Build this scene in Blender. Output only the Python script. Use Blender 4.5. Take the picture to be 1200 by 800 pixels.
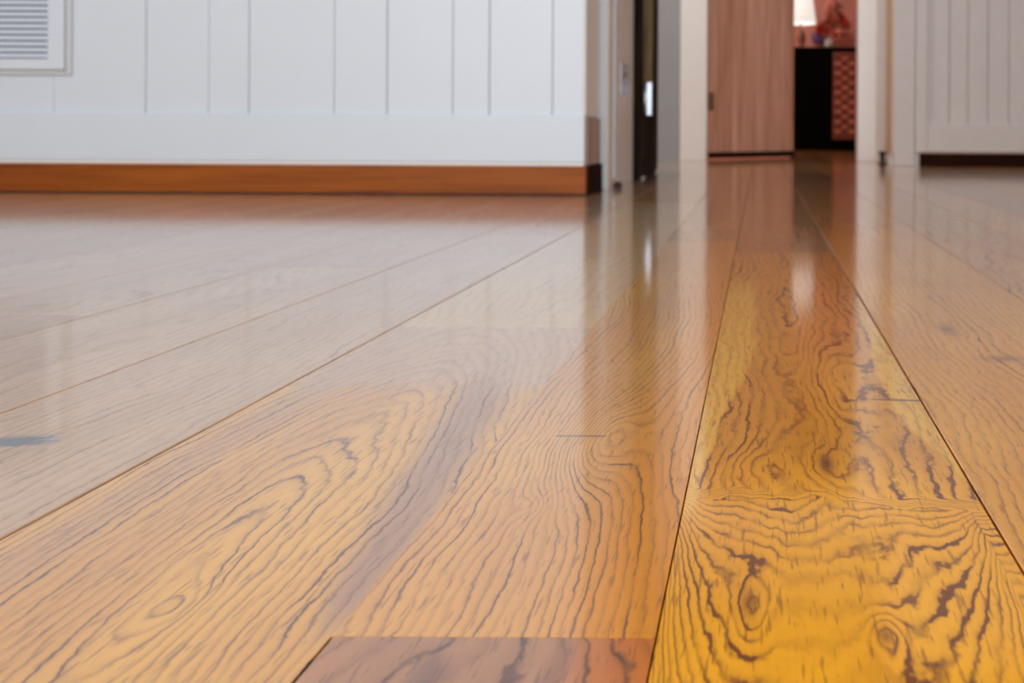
import bpy, bmesh, math, random
from mathutils import Vector, Matrix
random.seed(7)
for o in list(bpy.data.objects):
    bpy.data.objects.remove(o)
scene = bpy.context.scene
C = scene.collection

# ------------------------------------------------------------------ camera
H = 0.18                                   # lens height above the floor, metres
F = 1200.0                                 # focal length in pixels of the 1200 x 800 frame
PX, PY = 891.0, 153.0                      # vanishing point of the floor boards
cd = bpy.data.cameras.new('camera')
cd.sensor_width = 36.0
cd.lens = 36.0 * F / 1200.0
cd.shift_x = (600 - PX) / 1200.0
cd.shift_y = (PY - 400) / 1200.0
cd.clip_start = 0.02
cd.dof.use_dof = True
cd.dof.focus_distance = 0.52
cd.dof.aperture_fstop = 13.0
cam = bpy.data.objects.new('camera', cd)
C.objects.link(cam)
cam.matrix_world = Matrix.Translation((0, 0, H)) @ Matrix.Rotation(math.pi / 2, 4, 'X') @ Matrix.Rotation(math.radians(0.33), 4, 'Z')
scene.camera = cam

# ------------------------------------------------------------------ light
w = bpy.data.worlds.new('sky')
scene.world = w
w.use_nodes = True
w.node_tree.nodes['Background'].inputs[0].default_value = (0.80, 0.90, 1.0, 1)
w.node_tree.nodes['Background'].inputs[1].default_value = 1.0
YB, YL, YF, YR = -1.7, 2.805, 6.1, 5.3     # window wall, panelled partition, doorway wall, right panelling
XL, XR, ZC = -3.2, 2.5, 2.6
def area(name, loc, rot, sx, sy, power, col):
    l = bpy.data.lights.new(name, 'AREA')
    l.shape = 'RECTANGLE'; l.size = sx; l.size_y = sy; l.energy = power; l.color = col
    o = bpy.data.objects.new(name, l); C.objects.link(o)
    o.location = loc; o.rotation_euler = rot
    return o
# daylight entering through the two windows behind the camera
WINS = [(-2.3, -0.5), (0.2, 2.0)]
for (x0, x1) in WINS:
    area('window_daylight', ((x0 + x1) / 2, YB + 0.03, 1.35), (math.radians(90), 0, 0), x1 - x0 - .1, 1.9, 62, (0.87, 0.94, 1.0))
scene.view_settings.view_transform = 'Standard'
scene.view_settings.look = 'None'
scene.view_settings.gamma = 1.0
scene.view_settings.use_curve_mapping = False
scene.view_settings.exposure = 0.36
scene.cycles.use_denoising = True
scene.cycles.max_bounces = 10
scene.cycles.diffuse_bounces = 6
scene.cycles.sample_clamp_indirect = 6.0
scene.cycles.caustics_reflective = False

# ------------------------------------------------------------------ shader expressions
class V:
    """a float socket (or number) with arithmetic that writes Math nodes"""
    T = None
    def __init__(s, k): s.k = k
    @staticmethod
    def m(op, *a, clamp=False):
        n = V.T.nodes.new('ShaderNodeMath'); n.operation = op; n.use_clamp = clamp
        for i, v in enumerate(a): V.put(n.inputs[i], v)
        return V(n.outputs[0])
    @staticmethod
    def put(sock, v):
        if isinstance(v, V): v = v.k
        if isinstance(v, (int, float)): sock.default_value = v
        elif isinstance(v, tuple): sock.default_value = v if len(v) == 4 else v + (1,)
        else: V.T.links.new(v, sock)
    def __add__(s, o): return V.m('ADD', s, o)
    __radd__ = __add__
    def __sub__(s, o): return V.m('SUBTRACT', s, o)
    def __rsub__(s, o): return V.m('SUBTRACT', o, s)
    def __mul__(s, o): return V.m('MULTIPLY', s, o)
    __rmul__ = __mul__
    def __truediv__(s, o): return V.m('DIVIDE', s, o)
def sq(a): return a * a
def sqrt(a): return V.m('SQRT', a)
def vexp(a): return V.m('EXPONENT', a)
def vsin(a): return V.m('SINE', a)
def vcos(a): return V.m('COSINE', a)
def vtanh(a): return V.m('TANH', a)
def vpow(a, b): return V.m('POWER', a, b)
def vfloor(a): return V.m('FLOOR', a)
def vmax(a, b): return V.m('MAXIMUM', a, b)
def vmin(a, b): return V.m('MINIMUM', a, b)
def clamp(a): return V.m('ADD', a, 0.0, clamp=True)
def sstep(a, lo, hi):
    n = V.T.nodes.new('ShaderNodeMapRange'); n.interpolation_type = 'SMOOTHSTEP'; n.clamp = True
    V.put(n.inputs['Value'], a); V.put(n.inputs['From Min'], lo); V.put(n.inputs['From Max'], hi)
    return V(n.outputs['Result'])
def gauss(p, q, p0, q0, sp, sq_):
    return vexp(-1.0 * (sq((p - p0) * (1 / sp)) + sq((q - q0) * (1 / sq_))))
def combine(x, y, z=0.0):
    n = V.T.nodes.new('ShaderNodeCombineXYZ')
    for i, v in enumerate((x, y, z)): V.put(n.inputs[i], v)
    return n.outputs[0]
def noise(x, y, z=0.0, scale=1.0, detail=2.0, rough=0.5):
    n = V.T.nodes.new('ShaderNodeTexNoise'); n.noise_dimensions = '3D'
    V.T.links.new(combine(x, y, z), n.inputs['Vector'])
    n.inputs['Scale'].default_value = scale; n.inputs['Detail'].default_value = detail
    n.inputs['Roughness'].default_value = rough
    return V(n.outputs[0])
def white(x):
    n = V.T.nodes.new('ShaderNodeTexWhiteNoise'); n.noise_dimensions = '1D'
    V.put(n.inputs['W'], x)
    return V(n.outputs[0])
def mix(a, b, f):
    n = V.T.nodes.new('ShaderNodeMix'); n.data_type = 'RGBA'
    V.put(n.inputs[0], f); V.put(n.inputs[6], a); V.put(n.inputs[7], b)
    return n.outputs[2]
def mul(a, b):
    n = V.T.nodes.new('ShaderNodeMix'); n.data_type = 'RGBA'; n.blend_type = 'MULTIPLY'
    n.inputs[0].default_value = 1.0
    V.put(n.inputs[6], a); V.put(n.inputs[7], b)
    return n.outputs[2]
def grey(v): return combine(v, v, v)

def new_mat(name):
    m = bpy.data.materials.new(name); m.use_nodes = True
    V.T = m.node_tree
    return m, m.node_tree.nodes['Principled BSDF']
def coords():
    n = V.T.nodes.new('ShaderNodeTexCoord')
    s = V.T.nodes.new('ShaderNodeSeparateXYZ'); V.T.links.new(n.outputs['Object'], s.inputs[0])
    return V(s.outputs[0]), V(s.outputs[1]), V(s.outputs[2])
def bump(b, h, strength, dist):
    n = V.T.nodes.new('ShaderNodeBump'); n.inputs['Strength'].default_value = strength; n.inputs['Distance'].default_value = dist
    V.put(n.inputs['Height'], h); V.T.links.new(n.outputs[0], b.inputs['Normal'])
def plain(name, col, rough=0.5, metal=0.0, var=0.05, scale=20.0, bmp=0.0, stretch=(1, 1, 1), ior=1.5):
    m, b = new_mat(name)
    x, y, z = coords()
    n = noise(x * stretch[0], y * stretch[1], z * stretch[2], scale, 4, 0.6)
    V.put(b.inputs['Base Color'], mul(tuple(col), grey(1.0 + (n - 0.5) * (var * 4))))
    b.inputs['Roughness'].default_value = rough; b.inputs['Metallic'].default_value = metal
    b.inputs['IOR'].default_value = ior
    if bmp: bump(b, n, bmp, 0.002)
    return m

# ---- lacquered floor wood
LAC_IOR, LAC_ROUGH = 1.55, 0.32
def wood_floor(name, field, base, light, line, seed=0.0, extra=None, wobble=1.0, freq=1.0, line_gain=1.0, mute=None, sharp=11.0):
    """field(p, q) -> grain phase; p, q are metres / H across and along the boards"""
    m, b = new_mat(name)
    x, y, z = coords()
    if seed is None:                       # shared by many boards: each reads another piece of the log
        oi = V.T.nodes.new('ShaderNodeObjectInfo'); rnd = V(oi.outputs['Random'])
        p = x * (1 / H); q = y * (1 / H) + rnd * 173.0; sd = rnd * 61.0
    else:
        rnd = None
        p = x * (1 / H); q = y * (1 / H); sd = seed
    wob = (noise(p * 2.2, q * 0.75, sd, 1.0, 2) - 0.5) * 5.0 + (noise(p * 9, q * 3.2, sd, 1.0, 2) - 0.5) * 1.3
    wob = wob + (noise(p * 30, q * 14, sd, 1.0, 1) - 0.5) * 0.45 + (noise(p * 80, q * 45, sd, 1.0, 1) - 0.5) * 0.22
    ph = (field(p, q, sd) + wob * wobble) * freq
    idx = vfloor(ph + 0.5)
    prof = vpow(vcos(ph * (2 * math.pi)) * 0.5 + 0.5, sharp)
    amp = white(idx + sd)
    brk = sstep(noise(p * 14, q * 2.0, idx, 1.0, 2), 0.36, 0.62)
    lines = prof * (0.3 + 0.9 * sq(amp)) * (0.2 + 0.9 * brk)
    if mute is not None: lines = lines * mute(p, q)
    fine = noise(p * 75, q * 5.0, sd, 1.0, 3, 0.65)          # fibres
    pores = sstep(noise(p * 110, q * 9, sd, 1.0, 2), 0.58, 0.70)
    broad = noise(p * 2.6, q * 0.55, sd, 1.0, 3)
    soft = vpow(vcos(ph * (2 * math.pi) + 0.7) * 0.5 + 0.5, 1.3)
    col = mix(base, light, clamp(sstep(broad, 0.35, 0.68) * 0.75 + (fine - 0.5) * 0.5))
    if extra is not None: col = extra(p, q, sd, col)
    col = mix(col, line, clamp(soft * 0.16))
    col = mix(col, line, clamp((fine - 0.47) * 0.9) * 0.45)
    col = mix(col, line, pores * 0.55)
    col = mix(col, line, clamp(lines * line_gain))
    if rnd is not None:
        col = mul(col, grey(0.88 + 0.2 * white(rnd * 977.0)))
    V.put(b.inputs['Base Color'], col)
    V.put(b.inputs['Roughness'], LAC_ROUGH + 0.05 * (noise(p * 3, q * 3, sd, 1.0, 2) - 0.5) + 0.06 * lines)
    b.inputs['IOR'].default_value = LAC_IOR
    b.inputs['Coat Weight'].default_value = 1.0; b.inputs['Coat IOR'].default_value = 1.72
    b.inputs['Coat Roughness'].default_value = 0.10
    bump(b, lines * -0.8 + fine * 0.2, 0.05, 0.0006)
    return m

def f_generic(p, q, sd):
    c = (noise(0.0 * p, q * 0.11, sd, 1.0, 1) - 0.5) * 1.6
    d = sqrt(sq(p - c) + 0.02)
    return d * 15.0 + (noise(p * 0.9, q * 0.22, sd, 1.0, 1) - 0.5) * 14.0
def f_ab(p, q, sd):
    c = -1.27 - 0.045 * (q - 2.2)
    d = sqrt(sq(p - c) + sq((q - 2.22) * 0.165) + 0.0006)
    return d * 34.0 - 1.8 * gauss(p, q, -1.21, 2.14, 0.05, 0.12)
def x_ab(p, q, sd, col):
    c = -0.85 - 0.105 * (q - 2.05) + (noise(p * 2, q * 2, 3.0, 1.0, 2) - 0.5) * 0.05
    wdt = 0.04 + 0.05 * sstep(q, 2.0, 3.0)
    k = (1.0 - sstep(V.m('ABSOLUTE', p - c), wdt * 0.3, wdt * 1.7)) * sstep(q, 1.9, 2.2) * (1.0 - sstep(q, 4.2, 5.0))
    col = mix(col, (0.38, 0.20, 0.14), k * 0.85)
    k2 = (1.0 - sstep(V.m('ABSOLUTE', p + 1.70), 0.03, 0.11)) * 0.5
    col = mix(col, (0.47, 0.25, 0.15), k2)
    return mix(col, (0.60, 0.37, 0.23), far_ab(p, q) * 0.85)
def far_ab(p, q):                                             # plain rosy wood at the far end of the board
    return sstep(q + (noise(p * 5, q * 1.5, 6.0, 1.0, 2) - 0.5) * 0.7, 3.75, 4.15)
def m_ab(p, q): return 1.0 - 0.8 * far_ab(p, q)
def f_bc(p, q, sd):
    return (p + 0.52) * 36.0 + 7.4 * gauss(p, q, -0.50, 3.25, 0.115, 0.42) - 2.0 * gauss(p, q, -0.60, 2.72, 0.045, 0.10) + 1.3 * vsin(q * 2.1)
def x_bc(p, q, sd, col):
    k = gauss(p, q, -0.50, 3.25, 0.10, 0.40)
    col = mix(col, (0.78, 0.36, 0.07), k * 0.7)
    k = sstep(p, -0.52, -0.30) * 0.85                         # deeper amber towards the next seam
    col = mix(col, (0.74, 0.26, 0.008), k)
    ck = (1.0 - sstep(V.m('ABSOLUTE', q - 3.343), 0.006, 0.014)) * sstep(p, -0.67, -0.65) * (1.0 - sstep(p, -0.51, -0.49))
    return mix(col, (0.16, 0.07, 0.03), ck * 0.8)
def sap_cd(p, q):
    wv = (noise(p * 1.5, q * 1.2, 8.0, 1.0, 2) - 0.5) * 0.06
    e1 = -0.175 + 0.155 * sstep(q, 2.6, 4.9) + wv
    k1 = (1.0 - sstep(p - e1, -0.02, 0.012)) * sstep(q, 2.6, 2.75) * (1.0 - sstep(q, 6.2, 7.2))
    e2 = 0.585 - 0.10 * sstep(q, 2.9, 3.7) + 0.06 * sstep(q, 4.2, 5.4) + wv
    k2 = sstep(p - e2, -0.012, 0.02) * sstep(q, 2.85, 3.0) * (1.0 - sstep(q, 5.2, 6.2))
    return clamp(k1 + k2)
def f_cd(p, q, sd):
    u = sqrt(sq(p - 0.18) + 0.0012)
    # below the crotch: garlands slung between two pinch points at the board's edges
    rip = (noise(p * 8, q * 1.5, 4.0, 1.0, 2) - 0.5) * 0.22 + 0.05 * gauss(p, q, 0.19, 2.5, 0.07, 3.0)
    g = 0.085 + 0.38 * vmax(1.0 - sq(u * (1 / 0.385)), 0.0)
    s_ = vmax(2.79 - 0.10 * (p - 0.18) - q + rip * sstep(0.40 - u, 0.0, 0.25), 0.0) / g
    low = 7.2 * V.m('LOGARITHM', 1.0 + s_, math.e)
    low = low - 2.6 * gauss(p, q, -0.01, 2.15, 0.04, 0.14) + 2.6 * gauss(p, q, 0.255, 2.03, 0.035, 0.09)
    up = u * 24.0 + 2.6 * gauss(p, q, 0.21, 3.08, 0.07, 0.24) - 1.8 * gauss(p, q, -0.02, 3.05, 0.07, 0.18)
    up = up + 4.5 * gauss(p, q, 0.31, 4.15, 0.15, 0.85)
    k = sstep(q + 0.10 * (p - 0.18) - rip * sstep(0.40 - u, 0.0, 0.25), 2.73, 2.83)
    return low + (up - low) * k
def m_cd(p, q):                                               # clear wood in the lap of the figure
    k = (1.0 - sstep(q, 2.30, 2.46)) * (1.0 - sstep(V.m('ABSOLUTE', p - 0.13), 0.08, 0.17))
    return (1.0 - 0.95 * k) * (1.0 - 0.85 * sap_cd(p, q)) * (1.0 - 0.85 * gauss(p, q, 0.32, 4.15, 0.075, 0.45))
def x_cd(p, q, sd, col):
    sap = (0.86, 0.46, 0.05)
    br = sstep(q, 2.75, 3.3) * 0.45  # dark reflection put into the colour of the board's far part
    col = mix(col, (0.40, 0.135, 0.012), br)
    col = mix(col, (0.86, 0.40, 0.03), gauss(p, q, 0.32, 4.1, 0.09, 0.55) * 0.7)
    col = mix(col, sap, sap_cd(p, q) * 0.9)
    col = mix(col, (0.10, 0.03, 0.01), gauss(p, q, 0.205, 3.08, 0.022, 0.09) * 0.95)
    col = mix(col, (0.22, 0.07, 0.01), gauss(p, q, -0.02, 2.17, 0.02, 0.07) * 0.7)
    col = mix(col, (0.22, 0.07, 0.01), gauss(p, q, 0.255, 2.03, 0.016, 0.035) * 0.8)
    ck = (1.0 - sstep(V.m('ABSOLUTE', q - 3.815 + (p - 0.5) * 0.1), 0.007, 0.018)) * sstep(p, 0.40, 0.44)
    return mix(col, (0.09, 0.03, 0.01), ck * 0.9)
def f_de(p, q, sd):
    return (p - 1.0) * 24.0 + 4.0 * (noise(p * 0.8, q * 0.3, 5.0, 1.0, 1) - 0.5)
def x_de(p, q, sd, col):
    wv = (noise(p * 6, q * 6, 2.0, 1.0, 2) - 0.5) * 0.25
    k = gauss(p, q + wv, 0.95, 5.2, 0.045, 0.13) + 0.8 * gauss(p + wv * 0.4, q, 1.09, 4.52, 0.10, 0.06)
    return mix(col, (0.16, 0.05, 0.015), clamp(k) * 0.9)
def f_la(p, q, sd):
    return (p + 2.2) * 22.0 + 5.0 * (noise(p * 0.7, q * 0.3, 9.0, 1.0, 1) - 0.5)
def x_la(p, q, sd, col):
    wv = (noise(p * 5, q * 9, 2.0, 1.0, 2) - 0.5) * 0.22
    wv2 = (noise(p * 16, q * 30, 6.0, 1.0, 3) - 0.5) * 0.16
    k = gauss(p + wv + wv2, q + wv * 0.5 + wv2, -2.36, 3.25, 0.13, 0.055)   # blue-grey smear
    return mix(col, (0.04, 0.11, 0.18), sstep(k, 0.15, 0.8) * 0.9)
def f_near(p, q, sd):
    return (p + 0.5) * 20.0 + q * 3.0 + 3.0 * vsin(q * 3.0 + p * 4)
def x_near(p, q, sd, col):
    k = sstep(noise(p * 6, q * 2.2, 2.0, 1.0, 2), 0.5, 0.66)
    col = mix(col, (0.13, 0.06, 0.045), k * 0.7)
    return mix(col, (0.60, 0.16, 0.012), sstep(p, -0.42, -0.27) * 0.8)

AMB = dict(base=(0.60, 0.24, 0.035), light=(0.74, 0.36, 0.07), line=(0.16, 0.05, 0.012))
M_GEN = [wood_floor('lacquered_timber_amber', f_generic, seed=None, **AMB),
         wood_floor('lacquered_timber_brown', f_generic, (0.42, 0.17, 0.035), (0.58, 0.27, 0.06), (0.13, 0.04, 0.012), seed=None),
         wood_floor('lacquered_timber_honey', f_generic, (0.66, 0.33, 0.08), (0.78, 0.45, 0.14), (0.22, 0.08, 0.02), seed=None)]
M_GENP = wood_floor('lacquered_timber_veiled', f_generic, (0.56, 0.34, 0.19), (0.68, 0.44, 0.26), (0.24, 0.11, 0.05), seed=None, line_gain=0.7)  # left boards paled, the white wall's reflection put into their colour
M_AB = wood_floor('lacquered_timber_swirl', f_ab, (0.68, 0.31, 0.06), (0.86, 0.44, 0.06), (0.16, 0.06, 0.025), 3.3, x_ab, line_gain=1.3, mute=m_ab)
M_BC = wood_floor('lacquered_timber_knot', f_bc, (0.68, 0.30, 0.06), (0.84, 0.42, 0.07), (0.20, 0.07, 0.02), 12.1, x_bc, line_gain=1.3)
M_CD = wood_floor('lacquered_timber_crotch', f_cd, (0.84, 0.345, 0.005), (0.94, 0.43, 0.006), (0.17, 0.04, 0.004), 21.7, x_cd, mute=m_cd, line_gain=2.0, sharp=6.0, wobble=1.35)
M_DE = wood_floor('lacquered_timber_orange', f_de, (0.70, 0.28, 0.02), (0.82, 0.38, 0.03), (0.20, 0.06, 0.008), 31.2, x_de)
M_LA = wood_floor('lacquered_timber_pale', f_la, (0.56, 0.34, 0.19), (0.68, 0.44, 0.26), (0.22, 0.10, 0.04), 41.9, x_la, line_gain=0.7)  # paled as well for the reflected veil of the white wall
M_NEAR = wood_floor('lacquered_timber_red', f_near, (0.38, 0.16, 0.075), (0.52, 0.22, 0.08), (0.11, 0.035, 0.015), 52.4, x_near)
M_AB2 = wood_floor('lacquered_timber_rose', f_generic, (0.66, 0.42, 0.20), (0.74, 0.50, 0.24), (0.35, 0.18, 0.08), 61.0, line_gain=0.5)

M_WHITE = plain('white_paint', (0.62, 0.665, 0.72), 0.42, var=0.012, scale=6, bmp=0.02)
M_OFFW = plain('warm_white_paint', (0.80, 0.74, 0.68), 0.45, var=0.02, scale=6)
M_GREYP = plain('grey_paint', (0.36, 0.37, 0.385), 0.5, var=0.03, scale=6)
M_CASE = plain('casing_paint', (0.92, 0.90, 0.89), 0.4, var=0.015, scale=6)
M_EDGESHADE = plain('grille_shadow_edge', (0.55, 0.56, 0.56), 0.5, var=0.02)  # grey of the shadow around the grille frame
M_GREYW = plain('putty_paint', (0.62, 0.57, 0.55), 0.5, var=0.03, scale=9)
M_CEIL = plain('brown_ceiling', (0.42, 0.31, 0.19), 0.8, var=0.01)  # unseen ceiling toned brown to keep a pale veil off the floor
M_DARK = plain('subfloor_dark', (0.03, 0.017, 0.010), 0.8)
M_BLACK = plain('black_matt', (0.003, 0.003, 0.003), 0.9, ior=1.08)
M_STEEL = plain('brushed_steel', (0.56, 0.59, 0.66), 0.35, 1.0, var=0.03, scale=60)
M_BRASS = plain('tarnished_brass', (0.28, 0.20, 0.12), 0.5, 0.6, var=0.1, scale=60)
M_RUBBER = plain('dark_rubber', (0.035, 0.018, 0.012), 0.6)
M_SLAT = plain('grille_enamel', (0.66, 0.70, 0.77), 0.4, var=0.02)
M_GAP = plain('grille_back', (0.20, 0.23, 0.28), 0.7)
M_TERRA = plain('terracotta_plaster', (0.74, 0.34, 0.26), 0.8, var=0.12, scale=5, bmp=0.1)
def stained(name, base, line, rough, axis, f=1.0, cs=0.25, ior=1.5):
    """plain joinery timber, fibres along the given axis"""
    m, b = new_mat(name)
    x, y, z = coords()
    s = [60.0, 60.0, 60.0]; s[axis] = 2.5
    n1 = noise(x * (s[0] * f), y * (s[1] * f), z * (s[2] * f), 1.0, 4, 0.65)
    s2 = [14.0, 14.0, 14.0]; s2[axis] = 0.8
    n2 = noise(x * (s2[0] * f), y * (s2[1] * f), z * (s2[2] * f), 1.0, 3)
    k = clamp(sstep(n1, 0.38, 0.66) * 0.6 + sstep(n2, 0.4, 0.65) * 0.5)
    V.put(b.inputs['Base Color'], mix(base, line, k))
    b.inputs['Roughness'].default_value = rough; b.inputs['IOR'].default_value = ior
    bump(b, n1, cs, 0.001)
    return m
M_BASE = stained('varnished_skirting_timber', (0.32, 0.082, 0.006), (0.17, 0.034, 0.003), 0.45, 0, ior=1.3)
M_BASED = stained('dark_shaded_timber', (0.030, 0.010, 0.006), (0.014, 0.005, 0.003), 0.8, 0, ior=1.12)  # near-black puts the right toe recess's shade into the skirting colour
M_RAILEND = stained('brown_end_timber', (0.44, 0.30, 0.23), (0.34, 0.21, 0.15), 0.5, 2)
M_PINK = stained('limed_door_timber', (0.84, 0.56, 0.42), (0.54, 0.28, 0.18), 0.6, 2, 0.7)
M_DKDOOR = stained('dark_door_timber', (0.030, 0.017, 0.010), (0.008, 0.005, 0.004), 0.8, 2, ior=1.1)
M_OLIVE = stained('olive_edge_highlight', (0.22, 0.155, 0.07), (0.03, 0.02, 0.010), 0.6, 2, ior=1.2)  # olive tone paints the varnish highlights on the dark door's edge
M_WEAVE = stained('woven_cane', (0.70, 0.27, 0.17), (0.42, 0.12, 0.07), 0.6, 0)
M_WEAVEB = stained('woven_backing', (0.30, 0.08, 0.05), (0.12, 0.03, 0.02), 0.7, 0)
M_CAB = stained('red_cabinet_timber', (0.42, 0.13, 0.07), (0.20, 0.05, 0.025), 0.4, 2)

# ------------------------------------------------------------------ mesh helpers
def link(name, me, mat, parent=None):
    o = bpy.data.objects.new(name, me); C.objects.link(o)
    if mat: me.materials.append(mat)
    if parent: o.parent = parent
    return o
def tag(o, label=None, cat=None, group=None, kind=None):
    if label: o['label'] = label
    if cat: o['category'] = cat
    if group: o['group'] = group
    if kind: o['kind'] = kind
    return o
def bm_box(bm, x0, x1, y0, y1, z0, z1, bev=0.0):
    r = bmesh.ops.create_cube(bm, size=1.0)
    vs = r['verts']
    for v in vs:
        v.co = Vector(((x0 + x1) / 2 + v.co.x * (x1 - x0), (y0 + y1) / 2 + v.co.y * (y1 - y0), (z0 + z1) / 2 + v.co.z * (z1 - z0)))
    if bev:
        es = list({e for v in vs for e in v.link_edges})
        bmesh.ops.bevel(bm, geom=es, offset=bev, segments=2, affect='EDGES', profile=0.5)
def finish(bm, name, mat, parent=None, smooth=False):
    bmesh.ops.recalc_face_normals(bm, faces=bm.faces)
    me = bpy.data.meshes.new(name); bm.to_mesh(me); bm.free()
    if smooth: me.polygons.foreach_set('use_smooth', [True] * len(me.polygons))
    return link(name, me, mat, parent)
def box(name, x0, x1, y0, y1, z0, z1, mat, parent=None, bev=0.0):
    bm = bmesh.new(); bm_box(bm, x0, x1, y0, y1, z0, z1, bev)
    return finish(bm, name, mat, parent)
def boxes(name, lst, mat, parent=None, bev=0.0):
    bm = bmesh.new()
    for b in lst: bm_box(bm, *b, bev)
    return finish(bm, name, mat, parent)
def lathe(name, prof, mat, parent=None, seg=28, at=(0, 0, 0)):
    bm = bmesh.new(); rings = []
    for r, z in prof:
        rings.append([bm.verts.new((at[0] + r * math.cos(2 * math.pi * i / seg), at[1] + r * math.sin(2 * math.pi * i / seg), at[2] + z)) for i in range(seg)])
    for a, b in zip(rings, rings[1:]):
        for i in range(seg): bm.faces.new((a[i], a[(i + 1) % seg], b[(i + 1) % seg], b[i]))
    for rr in (rings[0], rings[-1]):
        try: bm.faces.new(rr)
        except ValueError: pass
    return finish(bm, name, mat, parent, True)
def empty(name, loc=(0, 0, 0)):
    o = bpy.data.objects.new(name, None); C.objects.link(o); o.location = loc
    return o
def px2x(px, Y): return (px - PX) * Y / F
def px2z(py, Y): return H - (py - PY) * Y / F

# ------------------------------------------------------------------ floor: every board a piece
YEND = 10.4
floor = box('floor', XL - .1, XR + .1, YB - .1, YEND + .1, -0.06, -0.0185, M_DARK)
tag(floor, 'polished amber timber floor of wide grained boards', 'floor', kind='structure')
TH, CH = 0.018, 0.0006
def plank_mesh(x0, x1, y0, y1, cl=CH, cr=CH, cn=CH, cf=CH):
    z1 = 0.0; zc = -CH; zb = -TH
    vs = [(x0, y0, zb), (x1, y0, zb), (x1, y1, zb), (x0, y1, zb), (x0, y0, zc), (x1, y0, zc), (x1, y1, zc), (x0, y1, zc),
          (x0 + cl, y0 + cn, z1), (x1 - cr, y0 + cn, z1), (x1 - cr, y1 - cf, z1), (x0 + cl, y1 - cf, z1)]
    fs = [(3, 2, 1, 0), (8, 9, 10, 11)]
    for i in range(4):
        j = (i + 1) % 4
        fs += [(i, j, 4 + j, 4 + i), (4 + i, 4 + j, 8 + j, 8 + i)]
    me = bpy.data.meshes.new('floor_board'); me.from_pydata(vs, [], fs); me.update()
    return me
G = 0.0006                                  # half the open joint between boards
def hero(p0, p1, q0, q1, mat, gl=G, gr=G, gn=G * .3, gf=G * .3):
    me = plank_mesh(p0 * H + gl, p1 * H - gr, q0 * H + gn, q1 * H - gf, min(CH, gl), min(CH, gr), 0, 0)
    return link('floor_board', me, mat, floor)
S = [-2.64, -1.836, -0.84, -0.20, 0.605, 1.57]
QN, QF = YB / H, YEND / H
RUNS = []                                   # the rest of each shown column: (p0, p1, q0, q1)
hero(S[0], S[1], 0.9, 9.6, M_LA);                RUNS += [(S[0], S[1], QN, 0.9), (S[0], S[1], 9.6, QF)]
hero(S[1], S[2], 0.5, 5.17, M_AB, G * 1.3, 0);         RUNS += [(S[1], S[2], QN, 0.5)]
hero(S[1], S[2], 5.17, 14.0, M_AB2, G, 0);       RUNS += [(S[1], S[2], 14.0, QF)]
hero(S[2], S[3], -3.0, 2.017, M_NEAR, G, G*.4);           RUNS += [(S[2], S[3], QN, -3.0)]
hero(S[2], S[3], 2.017, 9.2, M_BC, 0, G*.4);        RUNS += [(S[2], S[3], 9.2, QF)]
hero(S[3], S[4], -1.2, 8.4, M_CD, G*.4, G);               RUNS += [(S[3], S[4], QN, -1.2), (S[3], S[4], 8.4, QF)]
hero(S[4], S[5], 0.4, 10.4, M_DE);               RUNS += [(S[4], S[5], QN, 0.4), (S[4], S[5], 10.4, QF)]
p = S[0]
while p * H > XL:
    w_ = random.choice((0.74, 0.82, 0.9, 1.0)); RUNS.append((p - w_, p, QN, QF)); p -= w_
p = S[5]
while p * H < XR:
    w_ = random.choice((0.74, 0.82, 0.9, 1.0)); RUNS.append((p, p + w_, QN, QF)); p += w_
def generic_board(x0, x1, y0, y1):
    cx, cy = (x0 + x1) / 2, (y0 + y1) / 2
    me = plank_mesh(x0 - cx + G * .6, x1 - cx - G * .6, y0 - cy + G * .4, y1 - cy - G * .4)
    o = link('floor_board', me, M_GENP if cx < -0.3 else random.choice(M_GEN[:2]), floor)
    o.location = (cx, cy, 0)
for (p0, p1, q0, q1) in RUNS:
    a = q0
    first = q0 == QN
    while a < q1 - 0.01:
        L = random.uniform(7.5, 13.0)
        if first: L *= random.uniform(0.4, 1.0); first = False
        b = min(q1, a + L)
        if q1 - b < 2.5: b = q1
        generic_board(max(p0 * H, XL), min(p1 * H, XR), a * H, b * H)
        a = b

# ------------------------------------------------------------------ panelled partition on the left
XE = px2x(684, YL)                          # its free end
T1 = 0.245                                  # thickness of the panelled part
YJ = YL + T1
wl = box('wall_left', XL, XE, YL + 0.014, YJ, 0.0, ZC, M_WHITE)
tag(wl, 'white painted partition of vertical grooved boards with bottom rail', 'wall', kind='structure')
zr0, zr1 = px2z(196, YL), px2z(137, YL)
edges = [647, 573, 530, 453, 391, 291, 244, 170, 62, -20, -75, -150, -225, -270, -345, -420, -470]
xs = [px2x(e, YL) for e in edges]
prev = XE
for i, xb in enumerate(xs + [XL]):
    # neighbouring boards stand a hair proud or back of each other, with eased edges
    dy = 0.0013 if i % 2 else 0.0
    box('panel_board', xb + 0.0008, prev - 0.0008 if i else prev, YL + dy, YL + 0.02, zr1 - 0.004, ZC, M_WHITE, wl, 0.0022)
    prev = xb
box('bottom_rail', XL, XE + 0.004, YL - 0.012, YL + 0.016, zr0 + 0.010, zr1, M_WHITE, wl, 0.002)
box('rail_lip', XL, XE + 0.002, YL - 0.008, YL + 0.016, zr0, zr0 + 0.010, M_OFFW, wl, 0.002)
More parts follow.
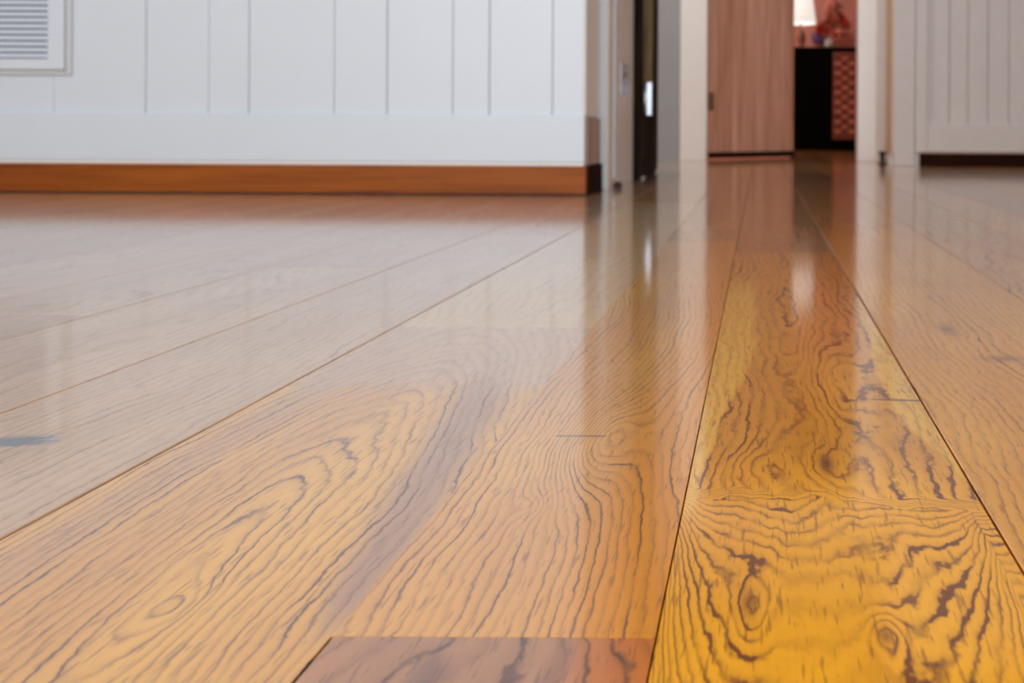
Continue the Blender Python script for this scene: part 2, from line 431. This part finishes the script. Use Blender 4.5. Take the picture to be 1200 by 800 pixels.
# return of the rail on the free end
r_ = box('rail_return', XE, XE + 0.008, YL + 0.018, YJ - 0.004, zr0 + 0.003, zr1 - 0.004, M_RAILEND, wl, 0.002)
box('end_board', XE, XE + 0.004, YL + 0.004, YJ - 0.004, zr1, ZC, M_OFFW, wl, 0.001)
bl = box('baseboard_left', XL, XE + 0.008, YL - 0.018, YL + 0.014, 0.004, zr0, M_BASE)
bl2 = None
tag(bl, 'reddish varnished timber skirting under the white panelled partition', 'baseboard', kind='structure')
box('shadow_gap', XL, XE + 0.006, YL - 0.012, YL + 0.014, 0.0, 0.005, M_DARK, bl)
box('skirting_return', XE, XE + 0.014, YL + 0.0145, YJ + 0.006, 0.0, zr0, M_BASED, bl, 0.002)

# door jamb behind the partition's end
XJ = px2x(712, YJ)
YJ2 = 3.66
jamb = box('trim_1', XE - 0.12, XJ, YJ + 0.008, YJ2, 0.0, ZC, M_OFFW)
tag(jamb, 'white door jamb behind the panelled partition end', 'door jamb', kind='structure')
box('jamb_casing', XE - 0.05, XJ - 0.004, YJ - 0.0, YJ + 0.03, 0.0, ZC, M_WHITE, jamb, 0.005)
box('jamb_bead', XJ - 0.006, XJ + 0.006, YJ + 0.12, YJ + 0.145, 0.03, ZC, M_WHITE, jamb, 0.004)
hz0, hz1 = px2z(112, 3.4), px2z(76, 3.4)
hg = box('hinge_plate', XJ - 0.001, XJ + 0.003, 3.33, 3.50, hz0, hz1, M_STEEL, jamb, 0.001)
for k in range(3):
    zz = hz0 + (hz1 - hz0) * (k + .5) / 3
    box('screw', XJ + 0.002, XJ + 0.0045, 3.44, 3.452, zz - .006, zz + .006, M_STEEL, hg, 0.001)
st = lathe('door_stop', [(0.0, 0), (0.011, 0), (0.013, 0.004), (0.012, 0.016), (0.008, 0.020), (0.0, 0.020)], M_RUBBER, None, 20, (XJ + 0.017, 3.16, 0))
tag(st, 'small dark rubber stop on the floor against the white door jamb', 'door stop')

# dark door standing open, seen edge on
d2 = empty('door_2', (px2x(752, 3.7), 3.7, 0.0))
tag(d2, 'dark timber door standing open edge-on beside the white jamb', 'door', kind='structure')
d2.rotation_euler.z = math.radians(4.6)
box('door_leaf', 0.0, 0.042, 0.006, 0.78, 0.012, 2.03, M_DKDOOR, d2, 0.002)
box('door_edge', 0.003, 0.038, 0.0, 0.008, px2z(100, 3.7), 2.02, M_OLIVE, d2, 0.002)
hx = box('hinge_plate', 0.006, 0.036, -0.004, 0.004, px2z(136, 3.7), px2z(97, 3.7), M_STEEL, d2, 0.002)
lathe('hinge_knuckle', [(0.0, 0), (0.007, 0), (0.007, 0.118), (0.0, 0.118)], M_STEEL, hx, 14, (0.012, -0.006, px2z(136, 3.7) + .002))
bat = box('trim_2', XJ - 0.06, px2x(751, 3.69), 3.662, 3.72, 0.0, ZC, M_DKDOOR, None, 0.003)
tag(bat, 'dark timber batten on the back edge of the white jamb', 'trim', kind='structure')

# ------------------------------------------------------------------ doorway wall
xo0, xo1, ZD = px2x(828, YF), px2x(1005, YF), 2.05
XS = px2x(1047, YR)
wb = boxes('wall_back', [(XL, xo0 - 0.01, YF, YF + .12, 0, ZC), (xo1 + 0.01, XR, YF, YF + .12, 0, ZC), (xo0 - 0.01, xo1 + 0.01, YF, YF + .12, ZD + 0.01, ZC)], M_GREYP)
tag(wb, 'grey painted wall around the far doorway', 'wall', kind='structure')
cas = empty('trim_3', (xo0, YF, 0))
tag(cas, 'white casing framing the far doorway', 'door casing', kind='structure')
def cbox(name, x0, x1, y0, y1, z0, z1, m, bev=0.003):
    return box(name, x0 - xo0, x1 - xo0, y0 - YF, y1 - YF, z0, z1, m, cas, bev)
cw = px2x(828, YF) - px2x(797, YF)
cbox('casing_post', xo0 - cw, xo0, YF - 0.02, YF - 0.0005, 0, ZD, M_CASE)
cbox('casing_post', xo1, xo1 + 0.105, YF - 0.02, YF - 0.0005, 0, ZD, M_CASE)
cbox('casing_head', xo0 - cw, xo1 + 0.105, YF - 0.02, YF - 0.0005, ZD, ZD + 0.12, M_CASE)
cbox('jamb_lining', xo0 - 0.0095, xo0, YF, YF + .12, 0, ZD, M_CASE, 0.001)
cbox('jamb_lining', xo1, xo1 + 0.0095, YF, YF + .12, 0, ZD, M_CASE, 0.001)

# limed timber door ajar into the far room
d1 = empty('door_1', (xo0 + 0.004, YF + 0.13, 0))
tag(d1, 'pinkish limed timber door standing ajar in the far doorway', 'door', kind='structure')
d1.rotation_euler.z = math.radians(51)
n = 7
Ld = 0.86
for i in range(n):
    a, b = i * Ld / n, (i + 1) * Ld / n
    box('door_plank', a + .001, b - .001, 0.0 + (0.001 if i % 2 else 0), 0.036, 0.012, 2.0, M_PINK, d1, 0.002)
box('kick_strip', 0.0, Ld, -0.006, 0.002, 0.010, 0.045, M_BASED, d1, 0.001)
box('hinge_plate', 0.0, 0.045, -0.007, 0.001, 0.30, 0.41, M_BRASS, d1, 0.001)

# ------------------------------------------------------------------ panelling on the right
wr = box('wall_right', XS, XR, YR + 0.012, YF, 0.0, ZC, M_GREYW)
tag(wr, 'shaded putty white panelled wall with dark toe recess', 'wall', kind='structure')
xp = px2x(1072, YR)
zt, zq = px2z(178, YR), px2z(144, YR)
box('corner_post', XS + 0.0, xp - .002, YR - 0.004, YR + 0.02, 0.0, ZC, M_GREYW, wr, 0.003)
box('side_board', XS - 0.008, XS + 0.001, YR + 0.06, YF - 0.022, 0.0, ZC, M_CASE, wr, 0.002)
tan = plain('tan_paint', (0.66, 0.50, 0.36), 0.5, var=0.02)
box('side_strip', XS - 0.010, XS + 0.001, YR + 0.0, YR + 0.26, 0.06, ZC, tan, wr, 0.003)
st2 = box('stile', xp, px2x(1086, YR), YR - 0.022, YR + 0.014, zt, ZC, M_GREYW, wr, 0.004)
re_ = [1086, 1112, 1134, 1157, 1182, 1208, 1230, 1256, 1280, 1310, 1340, 1370]
for i in range(len(re_) - 1):
    a, b = px2x(re_[i], YR), min(px2x(re_[i + 1], YR), XR)
    box('panel_board', a + .0012, b - .0012, YR - 0.004 + (0.005 if i % 2 else 0), YR + 0.014, zq - .004, ZC, M_GREYW, wr, 0.003)
box('bottom_rail', px2x(1086, YR), XR, YR - 0.020, YR + 0.014, zt + .006, zq, M_GREYW, wr, 0.005)
b2 = box('baseboard_right', px2x(1078, YR), XR, YR - 0.001, YR + 0.0115, 0.0, zt, M_BASED)
tag(b2, 'timber skirting coloured near-black for the recess shade under the putty panelled wall', 'baseboard', kind='structure')
box('overhang_lip', px2x(1078, YR), XR, YR - 0.024, YR + 0.0115, zt - .002, zt + .008, M_RAILEND, wr, 0.001)
s2 = lathe('door_stop', [(0.0, 0), (0.020, 0), (0.022, 0.006), (0.014, 0.012), (0.014, 0.055), (0.020, 0.058), (0.020, 0.072), (0.0, 0.074)], M_RUBBER, None, 20, (XS - 0.030, YR + 0.22, 0))
tag(s2, 'dark upright door stop on the floor beside the tan strip', 'door stop')

# ------------------------------------------------------------------ vent grille on the left panelling
vx1, vz0 = px2x(79, YL), px2z(87, YL)
vw, vh = 0.46, 0.42
vg = empty('vent_grille', (vx1 - vw / 2, YL - 0.001, vz0))
tag(vg, 'white louvred vent grille set in the white board partition', 'vent')
def vbox(name, x0, x1, y0, y1, z0, z1, m, bev=0.0, par=None):
    return box(name, x0, x1, y0, y1, z0, z1, m, par or vg, bev)
hw = vw / 2; fw_ = 0.043
vbox('backing', -hw + .01, hw - .01, -0.003, 0.0, 0.01, vh - .01, M_GAP)
vbox('frame_stile', hw - fw_, hw, -0.020, 0.0, 0.0, vh, M_WHITE, 0.003)
vbox('frame_stile', -hw, -hw + fw_, -0.020, 0.0, 0.0, vh, M_WHITE, 0.003)
vbox('frame_rail', -hw + fw_, hw - fw_, -0.019, 0.0, 0.0, 0.030, M_WHITE, 0.003)
vbox('frame_rail', -hw + fw_, hw - fw_, -0.019, 0.0, vh - .03, vh, M_WHITE, 0.003)
pitch = 6.9 * YL / F
sl = None
k = 0
while 0.030 + (k + 1) * pitch < vh - .03:
    zc = 0.030 + (k + .55) * pitch
    if sl is None:
        bm = bmesh.new(); bm_box(bm, -hw + fw_, hw - fw_, -0.0012, 0.0012, -0.0062, 0.0062, 0.0006)
        sl = finish(bm, 'slat', M_SLAT, vg); o = sl
    else:
        o = sl.copy(); C.objects.link(o); o.parent = vg
    o.location = (0, -0.0085, zc); o.rotation_euler = (math.radians(-32), 0, 0)
    k += 1
vbox('shadow_edge', hw, hw + 0.014, -0.008, 0.0, -0.014, vh, M_EDGESHADE, 0.003)  # grey strips stand in for the frame's shadow on the boards
vbox('shadow_edge', -hw, hw, -0.008, 0.0, -0.014, 0.0, M_EDGESHADE, 0.003)

# ------------------------------------------------------------------ far room
YW = 10.2
fr = box('wall_far_room', -1.6, XR, YW, YW + .1, 0, ZC, M_TERRA)
tag(fr, 'reddish terracotta wall of the room beyond the doorway', 'wall', kind='structure')
for nm, x0, x1 in (('wall_far_room_left', -1.7, -1.6), ('wall_far_room_right', 1.9, 2.0)):
    o = box(nm, x0, x1, YF + .12, YW, 0, ZC, M_TERRA)
    tag(o, 'reddish terracotta side wall of the room beyond the doorway', 'wall', kind='structure', group='side walls of the far room')
YC = 9.5
cx0, cxm, cx1 = px2x(928, YC), px2x(974, YC), px2x(1030, YC)
zt2 = px2z(55, YC)
cab = empty('cabinet', ((cx0 + cx1) / 2, YC + .2, 0))
tag(cab, 'tall black-fronted cabinet with reddish woven door in the far room', 'cabinet')
def kbox(name, x0, x1, y0, y1, z0, z1, m, bev=0.002):
    return box(name, x0 - cab.location.x, x1 - cab.location.x, y0 - cab.location.y, y1 - cab.location.y, z0, z1, m, cab, bev)
kbox('cabinet_body', cx0, cx1, YC + .03, YC + .45, 0.0, zt2 - .025, M_BLACK)
kbox('cabinet_top', cx0 - .01, cx1 + .01, YC - .01, YC + .46, zt2 - .025, zt2, M_BLACK)
bd = kbox('cabinet_door', cx0 + .004, cxm - .002, YC, YC + .029, 0.012, zt2 - .03, M_BLACK)
kbox('knob', cxm - .035, cxm - .015, YC - .02, YC, .50, .52, M_BLACK, 0.004).parent = bd
wd = kbox('cabinet_door', cxm + .012, cx1 - .01, YC + .004, YC + .029, px2z(163, YC), zt2 - .04, M_WEAVEB)
for r in range(16):
    for c_ in range(6):
        if (r + c_) % 2: continue
        x0 = cxm + .03 + c_ * .065; z0 = .16 + r * .045
        o = box('woven_strip', x0 - cab.location.x, x0 + .06 - cab.location.x, YC - .006 - cab.location.y, YC + .005 - cab.location.y, z0, z0 + .034, M_WEAVE, wd, 0.004)

# lamp on the cabinet
lx, ly = px2x(939, YC), YC + .26
lamp = empty('table_lamp', (lx, ly, zt2))
tag(lamp, 'table lamp with glowing white shade on the black cabinet', 'lamp')
lathe('lamp_base', [(0.0, 0), (0.07, 0), (0.07, 0.012), (0.03, 0.03), (0.045, 0.09), (0.04, 0.15), (0.015, 0.19), (0.010, 0.25), (0.0, 0.25)], M_CAB, lamp)
m, b = new_mat('lamp_shade_lit')
x, y, z = coords()
nn = noise(x, y, z, 40, 2)
V.put(b.inputs['Base Color'], mix((0.55, 0.54, 0.50), (0.48, 0.47, 0.44), nn))
b.inputs['Emission Color'].default_value = (1.0, 0.96, 0.88, 1); b.inputs['Emission Strength'].default_value = 0.6
zs = px2z(24, YC) - zt2
lathe('lamp_shade', [(0.145, zs), (0.11, zs + .26), (0.108, zs + .26), (0.143, zs)], m, lamp)

# flowers beside it
vxp = px2x(972, YC); vyp = YC + .13
fl = empty('flower_vase', (vxp, vyp, zt2))
tag(fl, 'vase of salmon pink and red blossoms on the black cabinet', 'flowers')
lathe('vase', [(0.0, 0), (0.035, 0), (0.05, 0.04), (0.045, 0.08), (0.03, 0.11), (0.038, 0.125), (0.034, 0.125), (0.0, 0.05)], M_OFFW, fl)
M_PET = [plain('petal_salmon', (0.72, 0.26, 0.18), 0.6, var=.1), plain('petal_red', (0.55, 0.07, 0.03), 0.6, var=.1), plain('petal_violet', (0.24, 0.12, 0.30), 0.6, var=.1), plain('petal_pink', (0.70, 0.33, 0.28), 0.6, var=.1)]
M_LEAF = plain('leaf_green', (0.10, 0.11, 0.03), 0.6, var=.1)
def blossom(r, mat):
    bm = bmesh.new()
    for ring, (npt, tilt, rr) in enumerate(((7, 0.35, r), (6, 0.9, r * .75), (4, 1.3, r * .5))):
        for i in range(npt):
            a = 2 * math.pi * i / npt + ring * .5
            R = Matrix.Rotation(a, 3, 'Z') @ Matrix.Rotation(-tilt, 3, 'Y')
            pts = [(0, 0, 0), (rr * .5, -rr * .38, .1 * rr), (rr, -rr * .2, 0), (rr, rr * .2, 0), (rr * .5, rr * .38, .1 * rr)]
            vs = [bm.verts.new(R @ Vector(q)) for q in pts]
            cc = bm.verts.new(R @ Vector((rr * .55, 0, -.12 * rr)))
            for j in range(5): bm.faces.new((vs[j], vs[(j + 1) % 5], cc))
    me = bpy.data.meshes.new('blossom'); bm.to_mesh(me); bm.free(); me.materials.append(mat)
    return me
BM = [blossom(0.068, mt) for mt in M_PET]
spots = [(-.03, .22, 0), (.03, .26, 0), (.08, .20, 3), (.0, .30, 3), (-.07, .17, 1), (-.10, .13, 1), (.06, .32, 0), (.11, .28, 1), (-.04, .34, 0),
         (.02, .17, 3), (.10, .14, 3), (.05, .12, 0), (-.12, .085, 2), (-.15, .075, 2), (-.09, .07, 2), (.14, .22, 1), (.0, .40, 0), (.07, .40, 3)]
for i, (dx, dz, kd) in enumerate(spots):
    o = bpy.data.objects.new('blossom', BM[kd]); C.objects.link(o); o.parent = fl
    yy = random.uniform(-.05, .05)
    o.location = (dx, yy, dz); o.rotation_euler = (random.uniform(.6, 1.3), random.uniform(-.5, .5), random.uniform(0, 6))
    bm = bmesh.new()
    a, c_ = Vector((dx * .1, 0, .06)), Vector((dx, yy, dz))
    r0 = bmesh.ops.create_cone(bm, segments=6, radius1=.004, radius2=.003, depth=(c_ - a).length, cap_ends=True)
    bmesh.ops.transform(bm, matrix=Matrix.Translation((a + c_) / 2) @ (c_ - a).to_track_quat('Z', 'Y').to_matrix().to_4x4(), verts=bm.verts)
    finish(bm, 'stem', M_LEAF, fl)

# ------------------------------------------------------------------ the rest of the shell
o = box('ceiling', XL - .1, XR + .1, YB - .1, YEND + .1, ZC, ZC + .1, M_CEIL); tag(o, 'plain brown ceiling', 'ceiling', kind='structure')
o = box('wall_side_left', XL - .1, XL, YB, YF + .12, 0, ZC, M_WHITE); tag(o, 'plain white side wall beside the window wall', 'wall', kind='structure')
o = box('wall_side_right', XR, XR + .1, YB, YF + .12, 0, ZC, M_WHITE); tag(o, 'plain white side wall running to the putty panelling', 'wall', kind='structure')
zw0, zw1 = 0.35, 2.35
parts = [(XL, XR, YB - .1, YB, 0, zw0), (XL, XR, YB - .1, YB, zw1, ZC)]
xx = XL
for (x0, x1) in WINS: parts.append((xx, x0, YB - .1, YB, zw0, zw1)); xx = x1
parts.append((xx, XR, YB - .1, YB, zw0, zw1))
o = boxes('wall_front', parts, M_WHITE); tag(o, 'white wall with two tall windows', 'wall', kind='structure')
mg, b = new_mat('window_glass')
b.inputs['Base Color'].default_value = (0.95, 0.98, 1, 1); b.inputs['Transmission Weight'].default_value = 1.0; b.inputs['Roughness'].default_value = 0.0; b.inputs['IOR'].default_value = 1.1
for i, (x0, x1) in enumerate(WINS):
    wn = empty('window_%d' % (i + 1), ((x0 + x1) / 2, YB - .05, zw0))
    tag(wn, 'tall white framed window with four panes', 'window', kind='structure', group='windows of the front wall')
    hw = (x1 - x0) / 2; hh = zw1 - zw0
    for a in ((-hw, -hw + .06, 0, hh), (hw - .06, hw, 0, hh), (-.03, .03, .06, hh - .06)):
        box('frame_stile', a[0], a[1], -.03, .03, a[2], a[3], M_WHITE, wn, .004)
    for z0 in (0, hh / 2 - .03, hh - .06):
        for sx in (-1, 1):
            xa, xb = sorted((sx * .03, sx * (hw - .06)))
            box('frame_rail', xa, xb, -.03, .03, z0, z0 + .06, M_WHITE, wn, .004)
    for sx in (-1, 1):
        for (za, zb) in ((.06, hh / 2 - .03), (hh / 2 + .03, hh - .06)):
            xa, xb = sorted((sx * .03, sx * (hw - .06)))
            box('pane', xa, xb, -.004, .004, za, zb, mg, wn)

# unseen fill lights added to brighten the door casings and the far room
ml, b = new_mat('fill_dome_lit')
x, y, z = coords()
V.put(b.inputs['Base Color'], mix((0.9, 0.88, 0.84), (0.85, 0.83, 0.8), noise(x, y, z, 30, 2)))
b.inputs['Emission Color'].default_value = (1.0, 0.95, 0.89, 1); b.inputs['Emission Strength'].default_value = 105.0
for (lx, ly, lab) in ((-0.95, 4.5, 'unseen fill light added on the ceiling of the passage behind the partition'), (-0.95, 8.2, 'unseen fill light added on the ceiling of the room beyond the doorway')):
    cl = empty('fill_light', (lx, ly, ZC)); tag(cl, lab, 'ceiling light')
    lathe('base_ring', [(0.0, 0), (0.18, 0), (0.18, -.03), (0.155, -.03), (0.155, -.02), (0, -.02)], M_OFFW, cl)
    lathe('dome', [(0.15, -.022), (0.147, -.05), (0.12, -.085), (0.07, -.105), (0.0, -.11)], ml, cl, 20)
